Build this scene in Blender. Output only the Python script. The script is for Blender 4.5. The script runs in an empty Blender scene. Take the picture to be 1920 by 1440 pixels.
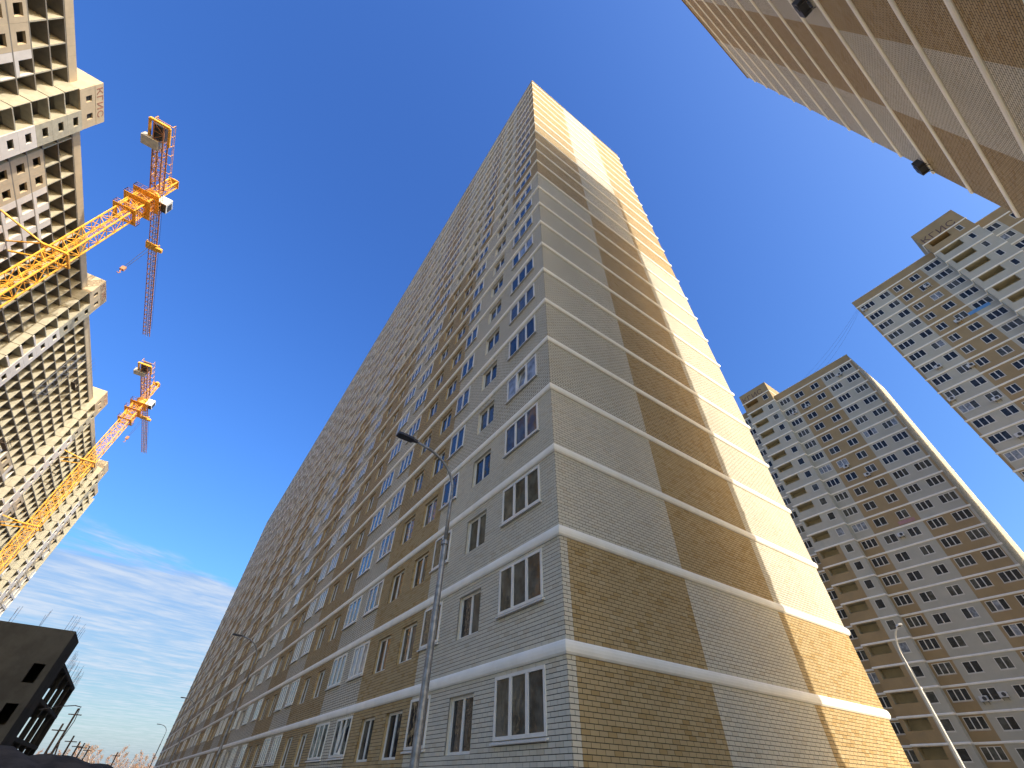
import bpy, math, random
from mathutils import Vector, Matrix
random.seed(7)
R = math.radians
sc = bpy.context.scene
COL = sc.collection

# ------------------------------------------------------------------ camera
FPX = 776.55                      # focal length in pixels of the 1920 px wide photograph
YAW, PITCH, ROLL = R(56.3536), R(44.5718), R(1.7638)
CAM = Vector((-7.3156, -8.3957, 1.6))
_f = Vector((math.cos(PITCH)*math.cos(YAW), math.cos(PITCH)*math.sin(YAW), math.sin(PITCH)))
_r0 = Vector((math.sin(YAW), -math.cos(YAW), 0)); _u0 = _r0.cross(_f)
_r = math.cos(ROLL)*_r0 + math.sin(ROLL)*_u0
_u = -math.sin(ROLL)*_r0 + math.cos(ROLL)*_u0
cam = bpy.data.cameras.new('camera'); camo = bpy.data.objects.new('camera', cam); COL.objects.link(camo)
cam.sensor_width = 36; cam.lens = FPX/1920*36; cam.clip_start = .1; cam.clip_end = 6000
camo.matrix_world = Matrix(((_r.x, _u.x, -_f.x, CAM.x), (_r.y, _u.y, -_f.y, CAM.y), (_r.z, _u.z, -_f.z, CAM.z), (0, 0, 0, 1)))
sc.camera = camo
def ray(px, py): return ((px-960)/FPX*_r - (py-720)/FPX*_u + _f).normalized()
def on_x(px, py, x): d = ray(px, py); return CAM + d*((x-CAM.x)/d.x)
def project(p):
    d = Vector(p)-CAM; z = d.dot(_f)
    if z <= .1: return None
    return 960+FPX*d.dot(_r)/z, 720-FPX*d.dot(_u)/z

# ------------------------------------------------------------------ light and sky
SUN = Vector((4.9, -14.8, 7.3)).normalized()        # towards the sun, from the shadow of the near block on the end wall
SUN_EL = math.asin(SUN.z); SUN_AZ = math.atan2(SUN.x, SUN.y)
sl = bpy.data.lights.new('sun', 'SUN'); sl.energy = 2.0; sl.angle = R(.53); sl.color = (.76, .715, .64)
so = bpy.data.objects.new('sun', sl); COL.objects.link(so); so.rotation_euler = SUN.to_track_quat('Z', 'Y').to_euler()
sc.view_settings.view_transform = 'Standard'; sc.view_settings.look = 'None'
sc.view_settings.exposure = 1.8; sc.view_settings.gamma = 1; sc.view_settings.use_curve_mapping = False

class NT:
    """small node helper"""
    def __init__(s, tree): s.t = tree
    def n(s, typ, **kw):
        nd = s.t.nodes.new(typ)
        for k, v in kw.items(): setattr(nd, k, v)
        return nd
    def put(s, sock, v):
        if isinstance(v, bpy.types.NodeSocket): s.t.links.new(v, sock)
        else: sock.default_value = v
    def math(s, op, a, b=0., c=None, clamp=False):
        nd = s.n('ShaderNodeMath', operation=op, use_clamp=clamp)
        s.put(nd.inputs[0], a); s.put(nd.inputs[1], b)
        if c is not None: s.put(nd.inputs[2], c)
        return nd.outputs[0]
    def mix(s, fac, a, b, blend='MIX'):
        nd = s.n('ShaderNodeMix', data_type='RGBA', blend_type=blend)
        s.put(nd.inputs['Factor'], fac)
        for i, v in ((6, a), (7, b)): s.put(nd.inputs[i], v if isinstance(v, bpy.types.NodeSocket) else (*v[:3], 1))
        return nd.outputs[2]
    def smooth(s, v, a, b):
        nd = s.n('ShaderNodeMapRange', interpolation_type='SMOOTHSTEP')
        s.put(nd.inputs[0], v); nd.inputs[1].default_value = a; nd.inputs[2].default_value = b
        return nd.outputs[0]
    def noise(s, vec, scale, detail=3., rough=.5, dist=0.):
        nd = s.n('ShaderNodeTexNoise'); s.put(nd.inputs['Vector'], vec)
        nd.inputs['Scale'].default_value = scale; nd.inputs['Detail'].default_value = detail
        nd.inputs['Roughness'].default_value = rough; nd.inputs['Distortion'].default_value = dist
        return nd.outputs[0]
    def xyz(s, x, y, z):
        nd = s.n('ShaderNodeCombineXYZ')
        for i, v in enumerate((x, y, z)): s.put(nd.inputs[i], v)
        return nd.outputs[0]

SKYV = .70
world = bpy.data.worlds.new('World'); sc.world = world; world.use_nodes = True
wt = world.node_tree; wt.nodes.clear(); W = NT(wt)
sky = W.n('ShaderNodeTexSky', sky_type='NISHITA', sun_disc=False)
sky.sun_elevation = SUN_EL; sky.sun_rotation = SUN_AZ
sky.altitude = 150; sky.air_density = 1.25; sky.dust_density = 4.0; sky.ozone_density = 3.0
tc = W.n('ShaderNodeTexCoord'); sp = W.n('ShaderNodeSeparateXYZ'); wt.links.new(tc.outputs['Generated'], sp.inputs[0])
zz = W.math('MAXIMUM', sp.outputs[2], .012)
cu = W.math('DIVIDE', sp.outputs[0], zz); cv = W.math('DIVIDE', sp.outputs[1], zz)
# a bank of altocumulus whose front edge runs across the northern sky (plane-projected coordinates)
al = W.math('ADD', W.math('MULTIPLY', cu, .95), W.math('MULTIPLY', cv, .31))
ac = W.math('SUBTRACT', W.math('MULTIPLY', cv, .95), W.math('MULTIPLY', cu, .31))
n1 = W.noise(W.xyz(W.math('MULTIPLY', al, .55), W.math('MULTIPLY', ac, 1.5), 0.), 1.0, 6, .62, .6)
n2 = W.noise(W.xyz(W.math('MULTIPLY', al, 2.8), W.math('MULTIPLY', ac, 6.0), 3.), 1.0, 4, .6, .3)
front = W.smooth(W.math('ADD', ac, W.math('MULTIPLY', W.math('SUBTRACT', n1, .5), 2.2)), 3.25, 3.62)
dens = W.smooth(W.math('ADD', W.math('MULTIPLY', n1, .42), W.math('MULTIPLY', n2, .58)), .37, .66)
cloudc = W.mix(dens, (.70, .98, 1.42), (1.28, 1.46, 1.74))
cfac = W.math('MULTIPLY', front, W.math('ADD', W.math('MULTIPLY', dens, .22), .72), clamp=True)
hz = W.smooth(sp.outputs[2], .0, .13)
cfac = W.math('MULTIPLY', cfac, W.math('ADD', W.math('MULTIPLY', hz, .2), .8))
# the clear sky, a little more saturated than the model gives it (deep autumn blue), brightness kept
sb = W.n('ShaderNodeSeparateColor'); wt.links.new(sky.outputs[0], sb.inputs[0]); blue = W.math('MAXIMUM', sb.outputs[2], 1e-4)
cc = W.n('ShaderNodeCombineColor')
for i, tint in enumerate((.88, .95, .97)):
    W.put(cc.inputs[i], W.math('MULTIPLY', W.math('MULTIPLY', W.math('POWER', W.math('DIVIDE', sb.outputs[i], blue), 2.05), W.math('MULTIPLY', W.math('POWER', blue, .85), 1.0)), tint*SKYV))
skyc = W.mix(cfac, cc.outputs[0], cloudc)
bg = W.n('ShaderNodeBackground'); wt.links.new(skyc, bg.inputs[0]); bg.inputs[1].default_value = .15
wo = W.n('ShaderNodeOutputWorld'); wt.links.new(bg.outputs[0], wo.inputs[0])

# ------------------------------------------------------------------ mesh helpers
class MB:
    def __init__(s): s.v = []; s.f = []; s.m = []
    def poly(s, pts, m=0):
        i = len(s.v); s.v += [tuple(p) for p in pts]; s.f.append(tuple(range(i, i+len(pts)))); s.m.append(m)
    def box(s, x0, x1, y0, y1, z0, z1, m=0, skip=''):
        P = [(x, y, z) for z in (z0, z1) for y in (y0, y1) for x in (x0, x1)]
        i = len(s.v); s.v += P
        for key, q in (('b', (0, 2, 3, 1)), ('t', (4, 5, 7, 6)), ('s', (0, 1, 5, 4)), ('n', (2, 6, 7, 3)), ('w', (0, 4, 6, 2)), ('e', (1, 3, 7, 5))):
            if key not in skip: s.f.append(tuple(i+k for k in q)); s.m.append(m)
    def bar(s, p, q, w, m=0, w2=None, n=4):
        p = Vector(p); q = Vector(q); d = (q-p).normalized()
        a = d.cross(Vector((0, 0, 1)) if abs(d.z) < .95 else Vector((1, 0, 0))).normalized(); b = d.cross(a)
        i = len(s.v); w2 = w if w2 is None else w2
        for c, ww in ((p, w), (q, w2)):
            for k in range(n):
                t = 2*math.pi*(k+.5)/n; s.v.append(tuple(c + (a*math.cos(t)+b*math.sin(t))*ww*.5*(1.414 if n == 4 else 1)))
        for k in range(n): s.f.append((i+k, i+(k+1) % n, i+n+(k+1) % n, i+n+k)); s.m.append(m)
        s.f.append(tuple(i+n-1-k for k in range(n))); s.m.append(m); s.f.append(tuple(i+n+k for k in range(n))); s.m.append(m)
    def path(s, pts, rad, n=8, m=0):
        """round tube through pts with a radius per point"""
        pts = [Vector(p) for p in pts]; i = len(s.v); L = len(pts); a0 = None
        for k, p in enumerate(pts):
            d = (pts[min(k+1, L-1)]-pts[max(k-1, 0)]).normalized()
            a = d.cross(Vector((0, 1, 0)) if abs(d.y) < .9 else Vector((1, 0, 0))).normalized() if a0 is None else (a0-d*a0.dot(d)).normalized()
            a0 = a; b = d.cross(a); r = rad[k] if isinstance(rad, (list, tuple)) else rad
            for j in range(n):
                t = 2*math.pi*j/n; s.v.append(tuple(p+(a*math.cos(t)+b*math.sin(t))*r))
        for k in range(L-1):
            for j in range(n):
                s.f.append((i+k*n+j, i+k*n+(j+1) % n, i+(k+1)*n+(j+1) % n, i+(k+1)*n+j)); s.m.append(m)
        s.f.append(tuple(i+n-1-j for j in range(n))); s.m.append(m)
        s.f.append(tuple(i+(L-1)*n+j for j in range(n))); s.m.append(m)
    def mesh(s, name, mats, smooth=False):
        me = bpy.data.meshes.new(name); me.from_pydata(s.v, [], s.f)
        for mt in (mats if isinstance(mats, (list, tuple)) else [mats]): me.materials.append(mt)
        me.polygons.foreach_set('material_index', s.m)
        if smooth: me.polygons.foreach_set('use_smooth', [True]*len(s.f))
        me.update(); return me
    def build(s, name, mats, parent=None, smooth=False, loc=None):
        return obj(name, s.mesh(name, mats, smooth), parent, loc)
def obj(name, me, parent=None, loc=None):
    o = bpy.data.objects.new(name, me); COL.objects.link(o)
    if parent: o.parent = parent
    if loc: o.location = loc
    return o
def tag(o, label=None, cat=None, group=None, kind=None):
    for k, v in (('label', label), ('category', cat), ('group', group), ('kind', kind)):
        if v: o[k] = v
    return o
def thing(name, loc, label, cat, group=None):
    return tag(obj(name, None, None, loc), label, cat, group)

# ------------------------------------------------------------------ materials
def new_mat(name):
    m = bpy.data.materials.new(name); m.use_nodes = True
    t = NT(m.node_tree); b = m.node_tree.nodes['Principled BSDF']; return m, t, b
def pos(t): return t.n('ShaderNodeNewGeometry').outputs['Position']
def plain(name, col, rough=.7, var=.12, scale=2., metal=0., bump=0., streak=0., spec=.4):
    m, t, b = new_mat(name); p = pos(t)
    n = t.noise(p, scale, 5, .6)
    lo = tuple(c*(1-var) for c in col); hi = tuple(min(1, c*(1+var)) for c in col)
    c = t.mix(t.smooth(n, .3, .7), lo, hi)
    if streak:
        s3 = t.n('ShaderNodeSeparateXYZ'); t.put(s3.inputs[0], p)
        v = t.xyz(t.math('MULTIPLY', t.math('ADD', s3.outputs[0], s3.outputs[1]), 1.4), t.math('MULTIPLY', s3.outputs[2], .12), 0.)
        c = t.mix(t.math('MULTIPLY', t.smooth(t.noise(v, 1.3, 5, .65), .52, .75), streak), c, tuple(k*.55 for k in col))
    t.put(b.inputs['Base Color'], c); b.inputs['Roughness'].default_value = rough
    b.inputs['Metallic'].default_value = metal; b.inputs['Specular IOR Level'].default_value = spec
    if bump:
        bp = t.n('ShaderNodeBump'); bp.inputs['Strength'].default_value = bump; bp.inputs['Distance'].default_value = .02
        t.put(bp.inputs['Height'], t.noise(p, scale*9, 4, .6)); t.put(b.inputs['Normal'], bp.outputs[0])
    return m
BL, BH, Z0 = .26, .1, .08         # brick module, course height, course datum
def brick(name, cols, mortar, joints=True):
    """running-bond brickwork laid out in world metres; with joints=False only the colour of each brick, for built bricks"""
    m, t, b = new_mat(name); p = pos(t)
    s3 = t.n('ShaderNodeSeparateXYZ'); t.put(s3.inputs[0], p)
    v = t.math('DIVIDE', t.math('SUBTRACT', s3.outputs[2], Z0), BH); row = t.math('FLOOR', v)
    u = t.math('ADD', t.math('DIVIDE', t.math('ADD', t.math('ADD', s3.outputs[0], s3.outputs[1]), .007), BL), t.math('MULTIPLY', t.math('FLOORED_MODULO', row, 2.), .5))
    colm = t.math('FLOOR', u)
    wn = t.n('ShaderNodeTexWhiteNoise', noise_dimensions='2D'); t.put(wn.inputs['Vector'], t.xyz(colm, row, 0.))
    rp = t.n('ShaderNodeValToRGB'); t.put(rp.inputs[0], wn.outputs[0]); e = rp.color_ramp.elements
    while len(e) < len(cols): e.new(.5)
    for k, (ps, c) in enumerate(cols): e[k].position = ps; e[k].color = (*c, 1)
    big = t.noise(p, .35, 4, .55)
    c = t.mix(t.math('MULTIPLY', t.smooth(big, .35, .75), .22), rp.outputs[0], tuple(k*.6 for k in cols[0][1]))
    stv = t.xyz(t.math('MULTIPLY', t.math('ADD', s3.outputs[0], s3.outputs[1]), 1.1), t.math('MULTIPLY', s3.outputs[2], .09), 0.)
    c = t.mix(t.math('MULTIPLY', t.smooth(t.noise(stv, 1.2, 5, .65), .52, .78), .16), c, tuple(k*.5 for k in cols[0][1]))
    fine = t.noise(p, 38, 3, .6)
    c = t.mix(t.math('MULTIPLY', t.smooth(fine, .35, .7), .10), c, tuple(k*.6 for k in cols[0][1]))
    bp = t.n('ShaderNodeBump'); bp.inputs['Distance'].default_value = .012; bp.inputs['Strength'].default_value = .55
    h = fine
    if joints:
        fu = t.math('FRACT', u); fv = t.math('FRACT', v)
        eu = t.math('MULTIPLY', t.math('MINIMUM', fu, t.math('SUBTRACT', 1., fu)), BL)
        ev = t.math('MULTIPLY', t.math('MINIMUM', fv, t.math('SUBTRACT', 1., fv)), BH)
        jm = t.math('LESS_THAN', t.math('MINIMUM', eu, ev), .0095)
        c = t.mix(jm, c, mortar); h = t.math('SUBTRACT', t.math('MULTIPLY', fine, .15), jm)
    else:
        bp.inputs['Strength'].default_value = .12
    t.put(bp.inputs['Height'], h); t.put(b.inputs['Normal'], bp.outputs[0])
    t.put(b.inputs['Base Color'], c); b.inputs['Roughness'].default_value = .8; b.inputs['Specular IOR Level'].default_value = .25
    return m
WHITE = [(0, (.58, .53, .415)), (.55, (.64, .585, .455)), (.86, (.64, .575, .435)), (1, (.56, .485, .35))]
TAN = [(0, (.45, .325, .16)), (.45, (.49, .36, .18)), (.72, (.46, .325, .15)), (.9, (.38, .25, .095)), (1, (.51, .39, .215))]
MORT = (.030, .025, .020)
M_bw = brick('white_brickwork', WHITE, MORT); M_bt = brick('tan_brickwork', TAN, MORT)
M_w1 = brick('white_brick', WHITE, MORT, False); M_t1 = brick('tan_brick', TAN, MORT, False)
M_mort = plain('dark_mortar', MORT, .95, .25, 6, bump=.4)
M_band = plain('white_render_band', (.90, .85, .73), .8, .05, 1.2, bump=.25, streak=.12)
M_pvc = plain('white_plastic_frame', (.72, .69, .61), .35, .05, 3)
M_sill = plain('painted_metal_sill', (.64, .61, .54), .4, .06, 3)
M_dark = plain('dark_room', (.028, .027, .026), .9, .3, 1)  # near-black backing sheets, shade of the rooms put into the colour
M_roof = plain('roof_felt', (.10, .10, .10), .9, .2, 2)
M_gw = plain('grey_white_render', (.46, .43, .34), .85, .06, .6, bump=.2, streak=.10)
M_gt = plain('ochre_render', (.36, .255, .125), .85, .07, .6, bump=.2, streak=.15)
M_logg = plain('loggia_back_wall', (.40, .35, .23), .9, .1, 1)
M_sign = plain('faded_brown_letter_paint', (.13, .075, .06), .8, .3, 3)
M_sign2 = plain('faded_red_letter_paint', (.33, .15, .10), .8, .2, 3)
M_conc = plain('raw_concrete', (.22, .195, .155), .9, .13, .8, bump=.4, streak=.3)
M_slab = plain('precast_slab_edge', (.40, .37, .28), .9, .12, 1.2, bump=.3, streak=.2)
M_ptan = plain('sand_precast_panel', (.50, .405, .27), .85, .07, .7, bump=.2, streak=.22)
M_pwht = plain('pale_precast_panel', (.64, .595, .535), .85, .06, .7, bump=.2, streak=.18)
M_gcon = plain('dark_concrete', (.050, .050, .046), .9, .25, .5, bump=.5, streak=.5)  # very dark concrete with uneven tone and vertical streaks
M_void = plain('unlit_room_wall', (.05, .045, .04), .95, .2, .6)  # back wall coloured dark to stand for shade in the open rooms
M_crane = plain('crane_orange_paint', (.80, .40, .045), .5, .18, 1.1, streak=.15)
M_crane2 = plain('crane_shaded_paint', (.42, .20, .10), .6, .25, 1.5)  # browner copy of the crane orange, shade of unlit undersides put into the colour
M_ballast = plain('concrete_ballast', (.50, .49, .44), .9, .12, 1.5, bump=.4)
M_cab = plain('white_cab_paint', (.66, .66, .62), .45, .05, 2)
M_galv = plain('galvanised_steel', (.24, .245, .25), .5, .3, 7, metal=.6, streak=.4)
M_lum = plain('dark_luminaire_housing', (.035, .035, .04), .5, .15, 5)
M_lampsun = plain('sunlit_galvanised_steel', (.62, .62, .60), .5, .1, 6, metal=.25)  # lighter copy of the galvanised steel, sunlight put into the colour
M_steel = plain('dark_cable', (.05, .045, .045), .6, .2, 5)
M_rebar = plain('rusty_rebar', (.12, .06, .045), .8, .3, 6)
M_ac = plain('air_conditioner_casing', (.60, .59, .56), .5, .08, 4)
M_acd = plain('dark_fan_grille', (.05, .05, .05), .6, .2, 6)
M_asph = plain('pale_bounce_asphalt', (.20, .185, .16), .9, .25, 3, bump=.5)  # asphalt lightened to throw more bounce light upwards
M_pave = plain('concrete_paving', (.45, .42, .36), .9, .12, 2, bump=.3)  # paving colour also lifted for bounce light
M_grnd = plain('pale_bounce_ground', (.40, .34, .245), .95, .3, .25, bump=.5)  # unseen ground, colour raised to bounce light onto the shaded walls
M_mound = plain('dark_spoil_earth', (.050, .042, .034), .97, .45, .9, bump=.9)
M_pole = plain('weathered_timber', (.09, .065, .05), .85, .3, 4)
M_birch = plain('birch_bark', (.50, .46, .40), .8, .35, 6)
M_twig = plain('bare_brown_twigs', (.21, .12, .065), .9, .3, .5)
M_leaf = plain('dry_orange_leaves', (.30, .135, .05), .9, .4, .6)
M_leaf2 = plain('pale_brown_catkin_twigs', (.30, .195, .12), .9, .35, .6)
M_scrub = plain('dry_reed_scrub', (.28, .155, .07), .95, .45, .25)
def glass(name, base, wav):
    m, t, b = new_mat(name); p = pos(t)
    c = t.mix(t.smooth(t.noise(p, 1.7, 3, .6), .35, .7), tuple(k*.55 for k in base), tuple(k*1.35 for k in base))
    t.put(b.inputs['Base Color'], c); b.inputs['Roughness'].default_value = .035
    b.inputs['IOR'].default_value = 1.5; b.inputs['Specular IOR Level'].default_value = .34
    bp = t.n('ShaderNodeBump'); bp.inputs['Strength'].default_value = wav; bp.inputs['Distance'].default_value = .05
    t.put(bp.inputs['Height'], t.noise(p, 2.6, 2, .5, .4)); t.put(b.inputs['Normal'], bp.outputs[0])
    return m
M_gl = glass('window_glass', (.030, .033, .036), .16)
M_gl2 = glass('window_glass_with_film', (.085, .085, .07), .2)
M_gl3 = glass('window_glass_with_pale_blind', (.27, .29, .31), .1)

# ------------------------------------------------------------------ ground
g = MB(); g.box(-900, 1500, -900, 2200, -.6, 0); tag(g.build('ground', M_grnd), kind='structure')
g = MB(); g.box(-6.2, 120, -12.5, -4.2, 0, .004, skip='b'); g.box(-13, -5.0, -60, 240, .0, .008, skip='b')
tag(g.build('road', M_asph), kind='structure')
g = MB(); g.box(-4.95, 0, -4.1, 170, 0, .13, skip='b'); g.box(0.002, 26, -4.1, -.02, 0, .127, skip='b'); g.box(-4.9, 26, -16, -12.6, 0, .125, skip='b')
tag(g.build('pavement', M_pave), kind='structure')

# ------------------------------------------------------------------ generic windows (all window fronts face -X)
PW, PD = .075, .07
_wm = {}
def win_meshes(w, h, n):
    key = (round(w, 2), round(h, 2), n)
    if key not in _wm:
        fr = MB(); mw = .11 if n > 1 else 0
        fr.box(-PD, 0, 0, w, 0, PW); fr.box(-PD, 0, 0, w, h-PW, h)
        fr.box(-PD, 0, 0, PW, PW, h-PW); fr.box(-PD, 0, w-PW, w, PW, h-PW)
        pw = (w-2*PW-(n-1)*mw)/n; spans = []
        for k in range(n):
            a = PW+k*(pw+mw); spans.append((a, a+pw))
            if k: fr.box(-PD, 0, a-mw, a, PW, h-PW)
        pm = MB(); pm.box(-.008, 0, 0, pw, 0, h-2*PW, skip='e')
        si = MB(); si.poly([(-.13, -.05, -.045), (-.13, w+.05, -.045), (.02, w+.05, .0), (.02, -.05, .0)][::-1])
        si.poly([(-.13, -.05, -.085), (-.13, -.05, -.045), (-.13, w+.05, -.045), (-.13, w+.05, -.085)][::-1])
        si.poly([(-.13, -.05, -.085), (-.13, w+.05, -.085), (.02, w+.05, -.055), (.02, -.05, -.055)])
        si.poly([(-.13, -.05, -.085), (.02, -.05, -.055), (.02, -.05, 0), (-.13, -.05, -.045)][::-1])
        si.poly([(-.13, w+.05, -.085), (.02, w+.05, -.055), (.02, w+.05, 0), (-.13, w+.05, -.045)])
        _wm[key] = dict(f=fr, p=pm, s=si, spans=spans, fm=fr.mesh('window', M_pvc), sm=si.mesh('sill', M_sill),
                        pm=[pm.mesh('pane', mt) for mt in (M_gl, M_gl2, M_gl3)])
    return _wm[key]
def add_mesh(dst, src, off, m):
    i = len(dst.v); dst.v += [(a+off[0], b+off[1], c+off[2]) for a, b, c in src.v]
    dst.f += [tuple(i+k for k in f) for f in src.f]; dst.m += [m]*len(src.f)
def put_windows(parent, wins, limit=300, film=.25, pale=.05):
    """wins: (x, y, z, width, height, leaves, open leaf or None). The largest in view become parts, the rest one joined part."""
    def size(wd):
        x, y, z, w, h, n, op = wd
        a = [project(q) for q in ((x, y, z), (x, y+w, z), (x, y+w, z+h), (x, y, z+h))]
        if any(q is None for q in a): return 0
        cx = sum(q[0] for q in a)/4; cy = sum(q[1] for q in a)/4
        if not (-30 < cx < 1950 and -30 < cy < 1470): return 0
        s = 0
        for k in range(4): s += a[k][0]*a[(k+1) % 4][1]-a[(k+1) % 4][0]*a[k][1]
        return abs(s)/2
    wins = sorted(wins, key=size, reverse=True); rest = MB(); cnt = 0
    for x, y, z, w, h, n, op in wins:
        W_ = win_meshes(w, h, n); rv = random.random()
        gi = 2 if rv < pale else (1 if rv < pale+film else 0)
        if cnt < limit and size((x, y, z, w, h, n, op)) > 18:
            cnt += 1
            wo_ = obj('window', W_['fm'], parent, (x, y, z))
            for k, (a, b_) in enumerate(W_['spans']):
                gk = gi if random.random() < .8 else random.choice((0, 1))
                p_ = obj('pane', W_['pm'][gk], wo_, (-.03, a, PW))
                p_.rotation_euler = (0, R(random.uniform(-.5, .5)), R(random.uniform(-.5, .5)))
                if op == k:
                    p_.rotation_euler = (0, R(9), 0); p_.location.x = -.045
                    sa = MB(); pw = b_-a; hh = h-2*PW
                    for q in ((0, pw, 0, .06), (0, pw, hh-.06, hh), (0, .06, .06, hh-.06), (pw-.06, pw, .06, hh-.06)): sa.box(-.05, .0, *q)
                    s_ = sa.build('sash', M_pvc, wo_, loc=(-.05, a, PW)); s_.rotation_euler = (0, R(9), 0)
            obj('sill', W_['sm'], wo_)
        else:
            add_mesh(rest, W_['f'], (x, y, z), 0); add_mesh(rest, W_['s'], (x, y, z), 1)
            for a, b_ in W_['spans']: add_mesh(rest, W_['p'], (x-.03, y+a, z+PW), 2+gi)
    if rest.f: tag(rest.build('far_windows', [M_pvc, M_sill, M_gl, M_gl2, M_gl3], parent), kind='stuff')
def band_mesh(pts_of_offset, ztop, h=.30, out=.095, m=M_band, name='floor_band', parent=None):
    """rounded string course swept along a plan polyline that is given as a function of the outward offset"""
    prof = [(-.01, 0), (out*.45, -.007), (out*.82, -h*.16), (out, -h*.38), (out, -h*.62), (out*.82, -h*.86), (out*.4, -h), (-.01, -h)]
    b = MB(); rows = []
    for o, dz in prof:
        rows.append([len(b.v)+k for k in range(len(pts_of_offset(o)))]); b.v += [(x, y, ztop+dz) for x, y in pts_of_offset(o)]
    for a, c in zip(rows, rows[1:]):
        for k in range(len(a)-1): b.f.append((a[k], a[k+1], c[k+1], c[k])); b.m.append(0)
    for k in (0, -1): b.f.append(tuple(r[k] for r in rows)); b.m.append(0)
    return b.build(name, m, parent)

# ------------------------------------------------------------------ the long brick block with the near corner
H, ZB1, NF = 2.8, 4.18, 24
LA, LB, TOP = 162.4, 15.95, 69.92
SEC = 40.6
def zb(n): return ZB1+(n-1)*H          # top of band n
HI, LO = (-1.7, -.4), (-1.9, -.6)
SECW = [(.78, 2.92, 3, HI), (4.04, 5.43, 2, LO), (6.75, 8.2, 2, HI), (8.83, 10.25, 2, LO), (11.4, 12.8, 2, LO), (14.05, 16.05, 3, HI), (17.2, 19.35, 3, HI),
        (20.7, 22.1, 2, LO), (23.65, 25.1, 2, LO), (26.4, 28.3, 3, HI), (29.35, 31.2, 3, HI), (32.3, 33.7, 2, LO), (35.0, 36.4, 2, LO), (37.5, 39.3, 2, HI)]
CB = [0, 3.3, 6.35, 8.2, 14.05, 19.4, 26.4, 31.2, 37.1, SEC]
LOWT = (0, 0, 0, 1, 0, 1, 0, 1, 0); HIGHT = (1, 0, 1, 0, 1, 0, 1, 0, 0)
def is_tan(yl, n):
    k = max(i for i in range(len(CB)-1) if yl >= CB[i]-1e-6); return (LOWT if n <= 12 else HIGHT)[k]
BRF, BRY = 4, 14.05                     # storeys and run of the long face whose bricks are built one by one
main = thing('apartment_block', (0, 0, 0), 'long tall beige and white brick apartment block whose corner stands nearest', 'building')
wa = MB(); wins = []; openA = {}
for n in range(1, NF+2):
    z1 = zb(n) if n <= NF else TOP; z0 = zb(n-1) if n > 1 else 0
    for s in range(4):
        ww = SECW if n <= NF else []
        br = sorted(set(CB) | {q for w in ww for q in w[:2]})
        for a, b in zip(br, br[1:]):
            if b-a < 1e-4: continue
            mid = (a+b)/2; Y0, Y1 = s*SEC+a, s*SEC+b
            mi = 1 if is_tan(mid, n) else 0
            x = -.007
            if n <= BRF and Y1 <= BRY+.01: mi = 2; x = 0
            w = next((w for w in ww if w[0] <= mid <= w[1]), None)
            def q(za, zc): wa.poly([(x, Y0, za), (x, Y0, zc), (x, Y1, zc), (x, Y1, za)], mi)
            if not w: q(z0, z1)
            else:
                wz0, wz1 = z1+w[3][0], z1+w[3][1]; q(z0, wz0); q(wz1, z1)
    if n <= NF:
        for s in range(4):
            for a, b, nn, (dz0, dz1) in SECW:
                y0, y1 = s*SEC+a, s*SEC+b; wz0, wz1 = zb(n)+dz0, zb(n)+dz1
                mi = 1 if is_tan((a+b)/2, n) else 0; x = -.007; rec = .05 if dz1 == -.4 else .17; dp = rec+.5
                mi += 5; wa.poly([(x, y0, wz0), (dp, y0, wz0), (dp, y0, wz1), (x, y0, wz1)], mi)
                wa.poly([(x, y1, wz0), (x, y1, wz1), (dp, y1, wz1), (dp, y1, wz0)], mi)
                wa.poly([(x, y0, wz1), (dp, y0, wz1), (dp, y1, wz1), (x, y1, wz1)], mi)
                wa.poly([(x, y0, wz0), (x, y1, wz0), (dp, y1, wz0), (dp, y0, wz0)], 3)
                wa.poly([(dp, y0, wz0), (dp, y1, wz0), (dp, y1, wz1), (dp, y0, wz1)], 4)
                op = None
                if s == 0 and n == 5 and a < 1: op = 1
                if s == 0 and n == 1 and abs(a-14.05) < .1: op = 1
                wins.append((rec if rec > .1 else .03, y0, wz0, b-a, 1.3, nn, op))
                if s == 0: openA.setdefault(n, []).append((y0, y1, wz0, wz1))
wa.build('long_wall', [M_bw, M_bt, M_mort, M_sill, M_dark, M_w1, M_t1], main)
BX = [0, .26, 5.25, 10.6, LB]
def b_tan(k, n): return (1 if k == 1 else 0 if k == 2 else 1 if k == 3 else 0) if (n <= 2 or n > 12) else (0, 0, 1, 0)[k]
wb = MB(); BRFB = 4
for n in range(1, NF+2):
    z1 = zb(n) if n <= NF else TOP; z0 = zb(n-1) if n > 1 else 0
    for k in range(4):
        near = n <= BRFB; y = 0 if near else -.007
        kk = b_tan(k, n) if k else (0 if n <= 12 else 1)
        wb.poly([(BX[k], y, z0), (BX[k+1], y, z0), (BX[k+1], y, z1), (BX[k], y, z1)], 2 if near else kk)
wb.build('end_wall', [M_bw, M_bt, M_mort], main)
bk = MB(); e = LB+.0
bk.poly([(e, 0, 0), (e, LA, 0), (e, LA, TOP), (e, 0, TOP)], 0); bk.poly([(0, LA, 0), (0, LA, TOP), (e, LA, TOP), (e, LA, 0)], 0)
bk.build('rear_wall', M_bw, main)
rf = MB(); rf.poly([(.02, .02, TOP-.7), (e, .02, TOP-.7), (e, LA, TOP-.7), (.02, LA, TOP-.7)]); ro = rf.build('roof', M_roof, main)
cp = MB()
for a in ((-.06, .3, -.06, LA+.06), (e-.3, e+.06, -.06, LA+.06)): cp.box(*a, TOP, TOP+.06)
cp.box(.3, e-.3, -.06, .3, TOP, TOP+.0595); cp.build('parapet_cap', M_sill, ro)
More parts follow.
